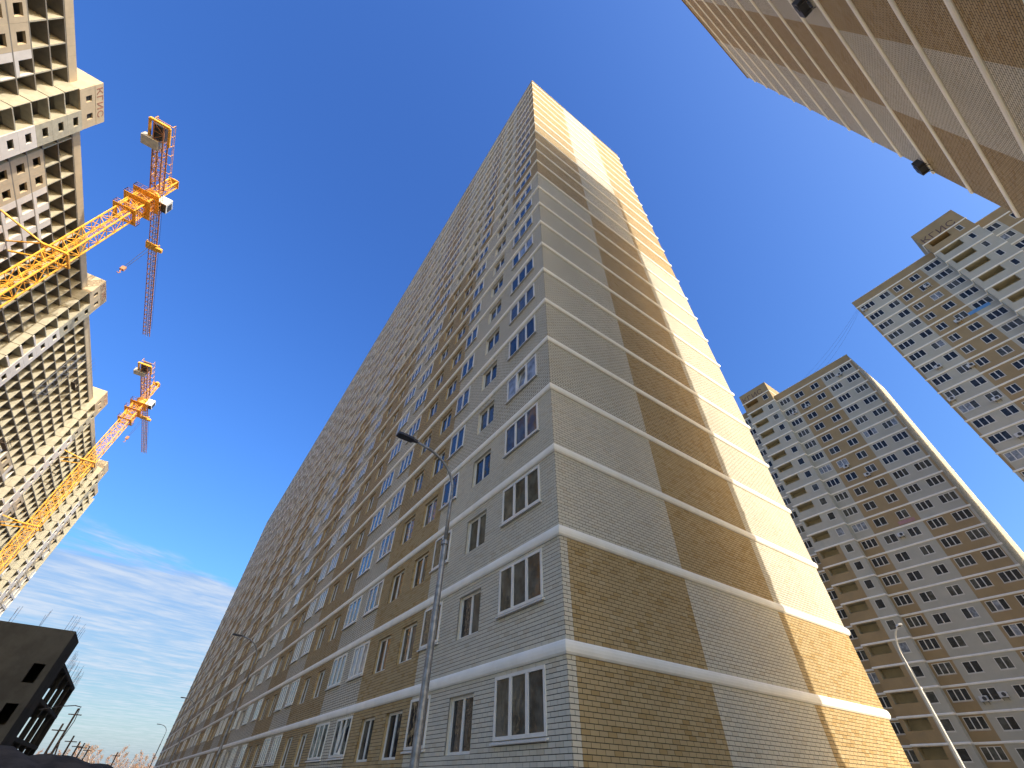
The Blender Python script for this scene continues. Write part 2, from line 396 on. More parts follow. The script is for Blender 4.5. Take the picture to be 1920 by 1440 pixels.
for n in range(1, NF+1):
    band_mesh(lambda o: [(-o, LA), (-o, -o), (LB+o, -o), (LB+o, 4)], zb(n), parent=main)
put_windows(main, wins, film=.4, pale=.04)
# bricks built one by one on the lowest storeys next to the corner
def lay(free, z, uoff):
    """brick spans of one course over the free intervals of the run"""
    row = math.floor((z+.01-Z0)/BH); sh = .5*(row % 2); out = []
    for a, b in free:
        k = math.floor(a/BL+sh)
        while (k-sh)*BL < b:
            p, q_ = max(a, (k-sh)*BL+.0065), min(b, (k+1-sh)*BL-.0065)
            if q_-p > .02: out.append((p, q_))
            k += 1
    return out
bricks = []
for n in range(1, BRF+1):
    z0 = zb(n-1) if n > 1 else .08; zt = zb(n)-.30; nz = round((zt-z0)/BH)
    for i in range(nz):
        z = z0+i*BH; free = [(-.007, 8.2), (8.2, BRY)]
        for y0, y1, wz0, wz1 in openA[n]:
            if wz0-.001 < z+BH/2 < wz1+.001:
                free = [iv for a, b in free for iv in ((a, min(b, y0)), (max(a, y1), b)) if iv[1]-iv[0] > .01]
        for a, b in lay(free, z, 0):
            yl = (a+b)/2; bricks.append(('A', a, b, z, 1 if is_tan(max(yl, 0), n) else 0))
        for a, b in lay([(0, .26), (.26, 5.25), (5.25, 10.6), (10.6, LB)], z, 0):
            xm = (a+b)/2; k = max(j for j in range(4) if xm >= BX[j])
            bricks.append(('B', a, b, z, b_tan(k, n) if k else 0))
def bsize(br):
    f, a, b, z, t = br
    P = [(-.007, a, z), (-.007, b, z+BH)] if f == 'A' else [(a, -.007, z), (b, -.007, z+BH)]
    p, q = project(P[0]), project(P[1])
    if not p or not (0 < p[1] < 1440) or not (0 < p[0] < 1920): return 0
    return abs(p[0]-q[0])*abs(p[1]-q[1])
bricks.sort(key=bsize, reverse=True)
_bm = {}; rest = MB()
for i, (f, a, b, z, t) in enumerate(bricks):
    if i < 300:
        key = (f, round(b-a, 3), t)
        if key not in _bm:
            m_ = MB(); L = b-a
            if f == 'A': m_.box(-.007, .02, 0, L, .0075, BH-.0075, skip='e')
            else: m_.box(0, L, -.007, .02, .0075, BH-.0075, skip='n')
            _bm[key] = m_.mesh('brick', M_t1 if t else M_w1)
        obj('brick', _bm[key], main, (0, a, z) if f == 'A' else (a, 0, z))
    else:
        j = random.uniform(-.0015, .0015)
        if f == 'A': rest.box(-.007+j, .02, a, b, z+.0075, z+BH-.0075, t, skip='e')
        else: rest.box(a, b, -.007+j, .02, z+.0075, z+BH-.0075, t, skip='n')
tag(rest.build('brick_courses', [M_w1, M_t1], main), kind='stuff')

# ------------------------------------------------------------------ the block across the passage (top right of the photo)
EY, EX, ETOP = -14.76, 15.9, 53.5
eb = thing('end_wall_block', (8, EY, 0), 'tan and white brick end wall rising close overhead at the upper right', 'building')
eb.location = (0, 0, 0)
we = MB(); zE = [51.8-2.8*k for k in range(18, -1, -1)]
lev = [0]+zE+[ETOP]
for i, (a, b) in enumerate(zip(lev, lev[1:])):
    for k, (p, q) in enumerate(((0, 5.45), (5.45, 10.75), (10.75, EX))):
        low = b < 28; kk = (1, 0, 1)[k] if low else (0, 1, 0)[k]
        we.poly([(p, EY, a), (p, EY, b), (q, EY, b), (q, EY, a)], kk)
we.build('end_wall', [M_bw, M_bt], eb)
ws = MB(); d = 120
ws.poly([(EX, EY, 0), (EX, EY, ETOP), (EX, EY-d, ETOP), (EX, EY-d, 0)]); ws.poly([(0, EY, 0), (0, EY-d, 0), (0, EY-d, ETOP), (0, EY, ETOP)])
ws.poly([(0, EY-d, 0), (EX, EY-d, 0), (EX, EY-d, ETOP), (0, EY-d, ETOP)])
ws.build('side_wall', M_bw, eb)
rf = MB(); rf.poly([(0, EY, ETOP-.02), (EX, EY, ETOP-.02), (EX, EY-d, ETOP-.02), (0, EY-d, ETOP-.02)][::-1]); ro = rf.build('roof', M_roof, eb)
cp = MB(); cp.box(-.08, EX+.08, EY-.35, EY+.07, ETOP, ETOP+.06); cp.build('parapet_cap', M_gt, ro)
for z in zE: band_mesh(lambda o: [(EX+o, EY-4), (EX+o, EY+o), (-o, EY+o), (-o, EY-4)], z, .28, .07, parent=eb)
def wall_unit(loc, label, facing, s=1.0, dark=False):
    """outdoor air-conditioning unit on brackets; facing is the outward wall normal"""
    t = thing('air_conditioner', loc, label, 'air conditioner', 'outdoor units on the facades')
    c = MB(); w, h, d = .82*s, .56*s, .32*s
    c.box(-d-.08, -.08, -w/2, w/2, 0, h); bo = c.build('casing', M_acd if dark else M_ac, t)
    fn = MB(); fn.path([(-d-.081, -.1*s, h/2), (-d-.11, -.1*s, h/2)], .21*s, 16); fn.build('fan_grille', M_acd, bo)
    for y in (-w*.32, w*.32):
        br = MB(); br.bar((0, y, -.03), (-d-.1, y, -.03), .04); br.bar((0, y, -.3*s), (-d*.8, y, -.04), .03); br.build('bracket', M_steel, t)
    t.rotation_euler = (0, 0, math.atan2(facing[1], facing[0])-math.pi)
    return t
wall_unit((15.25, EY+.02, 26.4), 'dark outdoor unit hung near the edge of the overhead brick end wall', (0, 1), .95, True)
wall_unit((3.9, EY+.02, 27.2), 'dark outdoor unit on the overhead brick wall at the top picture edge', (0, 1), .95, True)

# ------------------------------------------------------------------ finished towers on the right
def text_obj(txt, size, mat, parent, loc, rot, name='sign_lettering'):
    cu_ = bpy.data.curves.new(name, 'FONT'); cu_.body = txt; cu_.size = size; cu_.extrude = .01; cu_.space_character = 1.05
    o = bpy.data.objects.new(name, cu_); COL.objects.link(o)
    me = bpy.data.meshes.new_from_object(o); bpy.data.objects.remove(o); me.materials.clear(); me.materials.append(mat)
    return obj(name, me, parent, loc) if rot is None else _rot(obj(name, me, parent, loc), rot)
def _rot(o, r): o.rotation_euler = r; return o
def tower(label, X, ycorner, sgn, ztb, roofz, h, floors, units, sign_z, depth=16, end=44, step=1.1, flip=35.4, hidden_lo=0):
    """facade in the plane x=X facing -X; local run t goes from the free corner along sgn*Y"""
    t = thing('tower_block', (0, 0, 0), label, 'building')
    Y = lambda a: ycorner+sgn*a
    W3 = [(.45, 2.55, 3, 0), (3.6, 5.6, 3, 0) if sgn > 0 else (3.6, 5.1, 2, 0), (6.9, 8.4, 2, -.22) if sgn > 0 else (5.8, 7.0, 2, -.22),
          (10.0, 11.7, 2, -.22) if sgn > 0 else (8.3, 9.7, 2, -.22), (12.8, 14.9, 3, 0) if sgn > 0 else (10.75, 12.9, 3, 0)]
    b0, b1 = (15.2, 21.5) if sgn > 0 else (13.1, 19.2)
    B3 = [(b0+.75, b0+1.85, 1, -.1)] if sgn > 0 else [(b0+4.3, b0+5.0, 1, -.1)]
    lg = (b0+3.0, b0+5.8) if sgn > 0 else (b0+.65, b0+3.35)
    R3 = [(b1+.3, b1+1.75, 2, 0), (b1+3.2, b1+4.6, 2, -.2), (b1+6, b1+7.5, 2, -.2), (b1+9.2, b1+11.2, 3, 0), (b1+12.2, b1+14.2, 3, 0), (b1+16, b1+17.5, 2, 0)]
    zones = [(0, .32, 2), (.32, 5.95 if sgn > 0 else 5.3, 0), (5.95 if sgn > 0 else 5.3, 12.45 if sgn > 0 else 10.4, 1), (12.45 if sgn > 0 else 10.4, b0, 0),
             (b0, b0+2.4 if sgn > 0 else b0+3.9, 3), (b0+2.4 if sgn > 0 else b0+3.9, b1, 3), (b1, b1+2, 0), (b1+2, b1+8.2, 1), (b1+8.2, end, 0)]
    w = MB(); wl = []; lev = [ztb-h*k for k in range(floors)]
    def strip(a, b, x, z0, z1, m):
        p, q = (Y(a), Y(b)); p, q = min(p, q), max(p, q); w.poly([(x, p, z0), (x, p, z1), (x, q, z1), (x, q, z0)], m)
    for k, zt in enumerate(lev):
        z0 = max(0, zt-h) if k < floors-1 else 0
        for a, b, zc in zones:
            x = X-step if b0 <= a < b1 else X
            high = zt > flip
            m = {0: 0 if high else 1, 1: 1 if high else 0, 2: 1 if high else 0, 3: 0}[zc]
            if zc == 3 and (a < lg[1]-.1 and b > lg[0]+.1) and not high: m = 1
            ops = [q for q in W3+B3+R3 if q[0] >= a-.01 and q[1] <= b+.01]
            if zc == 3 and lg[0] >= a-.01 and lg[1] <= b+.01: ops = ops+[(lg[0], lg[1], 0, 0)]
            ops = sorted(ops); cur = a
            for o in ops:
                strip(cur, o[0], x, z0, zt, m)
                top, bot = (zt-.42+o[3], zt-1.72+o[3]) if o[2] else (zt-.34, zt-1.55)
                strip(o[0], o[1], x, top, zt, m)
                # under the end windows the lower storeys carry ochre aprons between grey piers
                strip(o[0], o[1], x, z0, bot, m)
                dp = .16 if o[2] else 1.3; p, q = sorted((Y(o[0]), Y(o[1])))
                for yy in (p, q): w.poly([(x, yy, bot), (x+dp, yy, bot), (x+dp, yy, top), (x, yy, top)], m if o[2] else 2)
                for z_ in (bot, top): w.poly([(x, p, z_), (x+dp, p, z_), (x+dp, q, z_), (x, q, z_)], m if o[2] else 2)
                if o[2]: wl.append((x+.1, p, bot, q-p, 1.3, o[2], None))
                else:
                    w.poly([(x+dp, p, z0+.1), (x+dp, q, z0+.1), (x+dp, q, top), (x+dp, p, top)], 2)
                cur = o[1]
            strip(cur, b, x, z0, zt, m)
        for yy in (b0, b1): w.poly([(X-step, Y(yy), z0), (X, Y(yy), z0), (X, Y(yy), zt), (X-step, Y(yy), zt)], 0)
    strip(0, b0, X, ztb, roofz, 1); strip(b1, end, X, ztb, roofz, 1)
    w.build('facade_wall', [M_gw, M_gt, M_logg], t)
    # end wall, back wall, roof
    s_ = MB(); yc = Y(0); ye = Y(end)
    s_.poly([(X, yc, 0), (X+depth, yc, 0), (X+depth, yc, roofz), (X, yc, roofz)], 0); s_.build('end_wall', [M_bw], t)
    s_ = MB(); s_.poly([(X+depth, yc, 0), (X+depth, ye, 0), (X+depth, ye, roofz), (X+depth, yc, roofz)]); s_.poly([(X, ye, 0), (X+depth, ye, 0), (X+depth, ye, roofz), (X, ye, roofz)]); s_.build('rear_wall', M_gw, t)
    r_ = MB(); r_.poly([(X, yc, roofz-.3), (X+depth, yc, roofz-.3), (X+depth, ye, roofz-.3), (X, ye, roofz-.3)]); ro = r_.build('roof', M_roof, t)
    c_ = MB(); ya, yb_ = sorted((Y(0), Y(b0))); c_.box(X-.07, X+.3, ya-.05, yb_, roofz, roofz+.07)
    ya, yb_ = sorted((Y(b1), Y(end))); c_.box(X-.07, X+.3, ya, yb_, roofz, roofz+.07); c_.build('parapet_cap', M_sill, ro)
    # penthouse over the stair bay
    p_ = MB(); x = X-step; ya, yb_ = sorted((Y(b0), Y(b1))); zp0, zp1 = ztb, sign_z
    wl2 = B3[0]; pa, pb = sorted((Y(wl2[0]), Y(wl2[1]))); la, lb_ = sorted((Y(lg[0]), Y(lg[1])))
    zm = ztb+2.9; o1 = (zm-.42-.1, zm-1.72-.1); o2 = (zm-.34, zm-1.55)
    ops = sorted([(pa, pb, o1[1], o1[0]), (la, lb_, o2[1], o2[0])]); cur = ya
    for a, b, z0_, z1_ in ops:
        p_.poly([(x, cur, zp0), (x, cur, zp1), (x, a, zp1), (x, a, zp0)]); p_.poly([(x, a, zp0), (x, a, z0_), (x, b, z0_), (x, b, zp0)]); p_.poly([(x, a, z1_), (x, a, zp1), (x, b, zp1), (x, b, z1_)])
        dp = .16 if a == pa else 1.3
        for yy in (a, b): p_.poly([(x, yy, z0_), (x+dp, yy, z0_), (x+dp, yy, z1_), (x, yy, z1_)])
        for z_ in (z0_, z1_): p_.poly([(x, a, z_), (x+dp, a, z_), (x+dp, b, z_), (x, b, z_)])
        if a == la: p_.poly([(x+dp, a, z0_), (x+dp, b, z0_), (x+dp, b, z1_), (x+dp, a, z1_)])
        cur = b
    p_.poly([(x, cur, zp0), (x, cur, zp1), (x, yb_, zp1), (x, yb_, zp0)])
    for yy in (ya, yb_): p_.poly([(x, yy, zp0), (x+7, yy, zp0), (x+7, yy, zp1), (x, yy, zp1)])
    p_.poly([(x+7, ya, zp0), (x+7, yb_, zp0), (x+7, yb_, zp1), (x+7, ya, zp1)]); p_.poly([(x, ya, zp1), (x+7, ya, zp1), (x+7, yb_, zp1), (x, yb_, zp1)])
    ph = p_.build('penthouse', M_gt, t)
    wl.append((x+.1, pa, o1[1], pb-pa, 1.3, 1, None))
    text_obj('КГИС', 1.75, M_sign, ph, (x-.007, yb_-.25, zm+.12), (R(90), 0, R(-90)))
    def pl(o): return [(X-o, Y(-.0)-sgn*o), (X-o, Y(b0)-sgn*o*.0-sgn*o), (X-step-o, Y(b0)-sgn*o), (X-step-o, Y(b1)+sgn*o), (X-o, Y(b1)+sgn*o), (X-o, Y(end))]
    for zt in lev: band_mesh(pl, zt, .27, .1, parent=t)
    band_mesh(lambda o: [(x+6, Y(b0)-sgn*o), (x-o, Y(b0)-sgn*o), (x-o, Y(b1)+sgn*o), (x+6, Y(b1)+sgn*o)], zm, .25, .09, parent=ph)
    put_windows(t, wl, film=.22, pale=.10)
    for px, py, lb in units:
        P = on_x(px, py, X); wall_unit((X-.0, P.y, P.z-.3), lb, (-1, 0), 1.0)
    return t
tower('tall grey and ochre tower block at the right edge with a lettered penthouse', 72.2, -7.3, -1, 69.25, 70.8, 2.8, 25,
      [(1622, 581, 'air conditioner below the corner window of the top storey on the right edge tower'),
       (1739, 537, 'air conditioner between the second storey ochre windows of the right edge tower'),
       (1797, 602, 'air conditioner below an ochre bay window mid height on the right edge tower'),
       (1760, 688, 'air conditioner beside the fourth corner window down on the right edge tower'),
       (1821, 686, 'air conditioner left of a pale blind window on the right edge tower'),
       (1785, 749, 'air conditioner below a pale corner window of the right edge tower'),
       (1869, 748, 'air conditioner at the right end of a grey zone window on the right edge tower'),
       (1912, 816, 'air conditioner at the picture edge on the right edge tower')], 75.4)
tower('grey and ochre tower block behind the brick corner with a sunlit end wall', 77.3, -.9, 1, 63.6, 65.0, 2.82, 23,
      [(1574, 703, 'air conditioner below the pale top corner window of the middle tower'),
       (1515, 762, 'air conditioner on the second ochre window of the middle tower'),
       (1491, 774, 'air conditioner beside the stair bay near the top of the middle tower'),
       (1587, 875, 'air conditioner on a seventh storey ochre window of the middle tower'),
       (1627, 890, 'air conditioner below the propped open window of the middle tower'),
       (1690, 1003, 'air conditioner left of a grey zone window half way down the middle tower'),
       (1846, 1310, 'air conditioner below a curtained window low on the middle tower'),
       (1882, 1302, 'air conditioner below a dark window low on the middle tower')], 68.9)
for X_, px, py, w_, h_, mt, lb in ((77.3, 1700, 977, 2.2, .5, plain('faded_pink_vinyl', (.42, .22, .21), .6), 'pink banner below a window half way down the middle tower'),
                                   (72.2, 1836, 579, 2.6, .55, plain('blue_vinyl', (.12, .30, .55), .6), 'blue banner below a bay window on the right edge tower')):
    P = on_x(px, py, X_); m_ = MB(); m_.box(X_-.05, X_-.01, P.y-w_/2, P.y+w_/2, P.z-h_/2, P.z+h_/2); bn = m_.build('wall_banner', mt); tag(bn, lb, 'banner')
# cables from roof to roof
for k, (a, b) in enumerate((((1459, 719), (1598, 622)), ((1478, 722), (1600, 634)), ((1520, 700), (1605, 640)))):
    A = on_x(a[0], a[1], 80); B = on_x(b[0], b[1], 74); B = Vector((75, -7.6, 70.9+k*.25)); A = Vector((80, 8+3*k, 65.4))
    m_ = MB(); m_.path([A+(B-A)*s+Vector((0, 0, -1.2*4*s*(1-s))) for s in [i/10 for i in range(11)]], .014, 4)
    tag(m_.build('roof_cable', M_steel), ('lowest', 'middle', 'highest')[k]+' thin cable strung between the two tower roofs', 'cable', 'cables between the tower roofs')

# ------------------------------------------------------------------ unfinished panel block on the left
FX, FTOP, FPB = -54.0, 74.4, 72.9       # facade plane, parapet top, parapet bottom
FH, FNF = 2.8, 26
fb = thing('unfinished_panel_block', (0, 0, 0), 'long unfinished concrete panel block with open upper storeys behind the cranes', 'building')
bays = [38.8+42.4*k for k in range(-1, 4)]; BW = 6.3; CW = 3.15
cells = []                               # (y0, y1, column kind, section seam index)
for i, b in enumerate(bays):
    y = b+BW; cells.append((y, y+2.3, 'O', i)); y += 2.3
    for k in range(10): cells.append((y+k*CW, y+(k+1)*CW, 'TTWWWWWTTW'[k], i if k < 5 else i+.5))
    e_ = y+10*CW
    if i+1 < len(bays): cells.append((e_, bays[i+1], 'O', i+.5))
YF0, YF1 = 8.0, 185.0
cells = [c for c in cells if c[1] > YF0 and c[0] < YF1]
fz = [FPB-FH*k for k in range(FNF+1)]    # storey tops, from the roof down
st = MB()
for k, z in enumerate(fz):
    m_ = MB(); m_.box(FX-7, FX, YF0, YF1, max(z-.2, -.1), max(z, .05)); m_.build('floor_slab', M_conc, fb)
walls = sorted({round(c[0], 2) for c in cells} | {round(c[1], 2) for c in cells} | {round(b+d_, 2) for b in bays for d_ in (0, BW) if b > 0})
for y in walls:
    m_ = MB(); m_.box(FX-6.9, FX-.02, y-.09, y+.09, 0, FPB-.2); m_.build('cross_wall', M_slab, fb)
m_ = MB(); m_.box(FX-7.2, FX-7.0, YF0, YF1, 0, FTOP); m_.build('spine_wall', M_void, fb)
# parapet panels
yb = [YF0]+[y for b in bays for y in (b+BW/2, b+BW+2.3+5*CW) if YF0 < y < YF1]+[YF1]
for a, b in zip(yb, yb[1:]):
    m_ = MB(); m_.box(FX-.25, FX+.03, a+.02, b-.02, FPB, FTOP); m_.build('parapet_panel', M_ptan, fb)
def fpanel(kind, L, h):
    """one facade panel with its window hole, thickness .3 (runs along Y, origin bottom corner)"""
    m_ = MB()
    if kind == 'T': a, b, c, d_ = .30*L, .78*L, .75, 2.05
    elif kind == 'W': a, b, c, d_ = .36*L, .97*L, .55, h
    else: a, b, c, d_ = .3*L, .8*L, .9, 2.1
    x0, x1 = -.32, .0
    m_.box(x0, x1, .015, a, 0, h); m_.box(x0, x1, b, L-.015, 0, h); m_.box(x0, x1, a, b, 0, c)
    if d_ < h: m_.box(x0, x1, a, b, d_, h)
    return m_
pn = []
for y0, y1, kd, sec in cells:
    for k in range(FNF):
        if kd == 'O' or k < 2: continue
        if sec >= 1.5 and k < 8 and (y0 < 172 or k < 4): continue
        if sec >= 2 and k < 11 and kd == 'W' and random.random() < .75: continue
        zt = fz[k]-.2; pn.append((y0, y1, fz[k+1], FH-.2, kd if kd == 'T' else 'W'))
def psz(p):
    q = [project((FX, p[0], p[2])), project((FX, p[1], p[2]+p[3])), project((FX, p[0], p[2]+p[3])), project((FX, p[1], p[2]))]
    if any(a is None for a in q): return 0
    if not (-20 < (q[0][0]+q[1][0])/2 < 1920 and -20 < (q[0][1]+q[1][1])/2 < 1440): return 0
    return abs((q[1][0]-q[0][0])*(q[2][1]-q[3][1])-(q[1][1]-q[0][1])*(q[2][0]-q[3][0]))/2
pn.sort(key=psz, reverse=True); _pm = {}; rest = MB()
for i, p in enumerate(pn):
    key = (p[4], round(p[1]-p[0], 2))
    if key not in _pm: s_ = fpanel(p[4], p[1]-p[0], p[3]); _pm[key] = (s_, s_.mesh('facade_panel', M_ptan if p[4] == 'T' else M_pwht))
    if i < 300: obj('facade_panel', _pm[key][1], fb, (FX+random.uniform(-.007, .012), p[0], p[2]))
    else: add_mesh(rest, _pm[key][0], (FX, p[0], p[2]), 0 if p[4] == 'T' else 1)
tag(rest.build('far_facade_panels', [M_ptan, M_pwht], fb), kind='stuff')
# stair and loggia bays
BO = 1.25
for b in bays:
    if b < 0: continue
    bo_ = MB()
    bo_.box(FX, FX+BO-.12, b-.02, b+.1, 0, FPB-.2); bo_.box(FX, FX+BO, b+3.1, b+3.25, 0, FPB-.2); bo_.box(FX, FX+BO, b+BW-.15, b+BW, 0, FPB-.2)
    bay = bo_.build('stair_bay', M_slab, fb)
    for k in range(FNF+1):
        z = fz[k]; m_ = MB(); m_.box(FX+.02, FX+BO-.02, b+.1, b+BW-.15, max(z-.18, 0), max(z, .1)); m_.build('bay_slab', M_slab, bay)
        if k < FNF:
            zz_ = fz[k+1]; s_ = MB(); L = BW-3.1; x0, x1 = FX+BO-.02, FX+BO+.16; a, c_ = b+3.1+.8, b+3.1+2.2
            s_.box(x0, x1, b+3.1, a, zz_-.12, z-.14); s_.box(x0, x1, c_, b+BW, zz_-.12, z-.14); s_.box(x0, x1, a, c_, zz_-.12, zz_+.95); s_.box(x0, x1, a, c_, zz_+1.9, z-.14)
            s_.build('bay_panel', M_pwht if k > 2 else M_slab, bay)
            s_ = MB(); s_.box(FX+.02, FX+BO, b-.12, b-.02, zz_+.07, z-.07); s_.build('bay_side_panel', M_slab, bay)
            if k >= 4:
                s_ = MB(); s_.box(x0, x1-.06, b+.1, b+3.1, zz_-.12, zz_+.25); s_.build('loggia_upstand', M_pwht, bay)
    # penthouse
    p_ = MB(); x0, x1 = FX-3.6, FX+BO+.1; zp0, zp1 = FPB-.2, FPB+4.6
    p_.box(x0, x1-.25, b, b+BW, FPB-.1, zp1, 0)
    fr = MB(); cuts = [(b+1.3, b+2.25), (b+4.1, b+5.05)]; cur = b; zw0, zw1 = zp0+1.15, zp0+2.35
    for a, c_ in cuts:
        fr.box(x1-.25, x1, cur, a, zp0, zp0+3.0); fr.box(x1-.25, x1, a, c_, zp0, zw0); fr.box(x1-.25, x1, a, c_, zw1, zp0+3.0); cur = c_
    fr.box(x1-.25, x1, cur, b+BW, zp0, zp0+3.0); fr.box(x1-.25, x1+.02, b, b+BW, zp0+3.04, zp1)
    ph = fr.build('penthouse', M_ptan, fb); p_.build('penthouse_core', [M_ptan], ph)
    dk = MB()
    for a, c_ in cuts: dk.box(x1-.249, x1-.2, a, c_, zw0, zw1)
    dk.build('dark_opening_sheet', M_dark, ph)  # thin dark sheet painted in for the shade inside each opening
    if b < 130: text_obj('КГИС', 1.75, M_sign2, ph, (x1+.035, b+.45, zp0+3.35), (R(90), 0, R(90)))
# lift tower scaffolding and hanging work cradles
def cradle(y, z, label, L=3.2, tilt=.5):
    t = thing('work_cradle', (FX+.75, y, z), label, 'cradle', 'work platforms hung on the panel block')
    d_ = MB(); d_.box(-.4, .4, -L/2, L/2, 0, .1); d_.build('deck', M_pole, t)
    r_ = MB()
    for zz_ in (.55, 1.05):
        for x in (-.38, .38): r_.bar((x, -L/2, zz_), (x, L/2, zz_), .05)
    for y_ in (-L/2, 0, L/2):
        for x in (-.38, .38): r_.bar((x, y_, .1), (x, y_, 1.05), .05)
    r_.build('guard_rail', M_pole, t)
    for y_ in (-L/2+.2, L/2-.2):
        c_ = MB(); c_.bar((0, y_, 1.05), (0, y_, FTOP-z), .03); c_.build('hoist_rope', M_steel, t)
cradle(108.5, 67.2, 'brown work cradle hanging before the open top storeys')
cradle(107.0, 49.0, 'brown work cradle hanging at mid height of the panel block')
for y, z0, z1, lb in ((100.8, 58.0, 71.2, 'grey tube scaffold standing on the upper storeys past the second stair bay'),
                      (131.5, 36.0, 47.0, 'tangled grey scaffold clinging low on the panel block past the third stair bay')):
    t = thing('scaffold_tower', (FX+.55, y, z0), lb, 'scaffold')
    for xa in (-.45, .45):
        for ya in (-1.2, 1.2): s_ = MB(); s_.bar((xa, ya, 0), (xa, ya, z1-z0), .09); s_.build('standard', M_galv, t)
    k = 0; zc = 0
    while zc < z1-z0-1:
        s_ = MB()
        for xa in (-.45, .45):
            s_.bar((xa, -1.2, zc), (xa, 1.2, zc), .06); s_.bar((xa, -1.2, zc), (xa, 1.2, zc+1.9), .05)
        for ya in (-1.2, 1.2): s_.bar((-.45, ya, zc), (.45, ya, zc), .06)
        s_.build('lift_frame', M_galv, t); zc += 2.0
    for xa in (-.45, .45): s_ = MB(); s_.bar((xa*.3-1.0, xa*2, .5), (xa, xa*2, .5), .06); s_.build('wall_tie', M_galv, t)

# ------------------------------------------------------------------ tower cranes
def truss(mb, p0, p1, w, step, chord, lace, up=Vector((0, 0, 1)), m=0, m2=0):
    """square lattice boom from p0 to p1"""
    p0, p1 = Vector(p0), Vector(p1); d = (p1-p0); L = d.length; d.normalize()
    s1 = d.cross(up if abs(d.dot(up)) < .9 else Vector((1, 0, 0))).normalized(); s2 = d.cross(s1)
    off = [(-1, -1), (1, -1), (1, 1), (-1, 1)]; C = [s1*a*w/2+s2*b*w/2 for a, b in off]
    for c in C: mb.bar(p0+c, p1+c, chord, m)
    n = max(1, round(L/step)); st_ = L/n
    for k in range(n):
        a, b = p0+d*st_*k, p0+d*st_*(k+1)
        for j in range(4):
            c1, c2 = C[j], C[(j+1) % 4]
            mb.bar(a+c1, a+c2, lace, m2)
            if (k+j) % 2: mb.bar(a+c1, b+c2, lace, m2)
            else: mb.bar(a+c2, b+c1, lace, m2)
def tri_truss(mb, p0, p1, w, h, step, chord, lace, m=0, up=True):
    p0, p1 = Vector(p0), Vector(p1); d = p1-p0; L = d.length; d.normalize(); s1 = d.cross(Vector((0, 0, 1))).normalized()
    C = [s1*w/2, -s1*w/2, Vector((0, 0, h))]
    for c in C: mb.bar(p0+c, p1+c, chord, m)
    n = max(1, round(L/step)); st_ = L/n
    for k in range(n):
        a, b, c = p0+d*st_*k, p0+d*st_*(k+1), p0+d*st_*(k+.5)
        for s in (0, 1): mb.bar(a+C[s], c+C[2], lace, m); mb.bar(c+C[2], b+C[s], lace, m)
        mb.bar(a+C[0], a+C[1], lace, m); mb.bar(a+C[0], b+C[1], lace*.8, m)
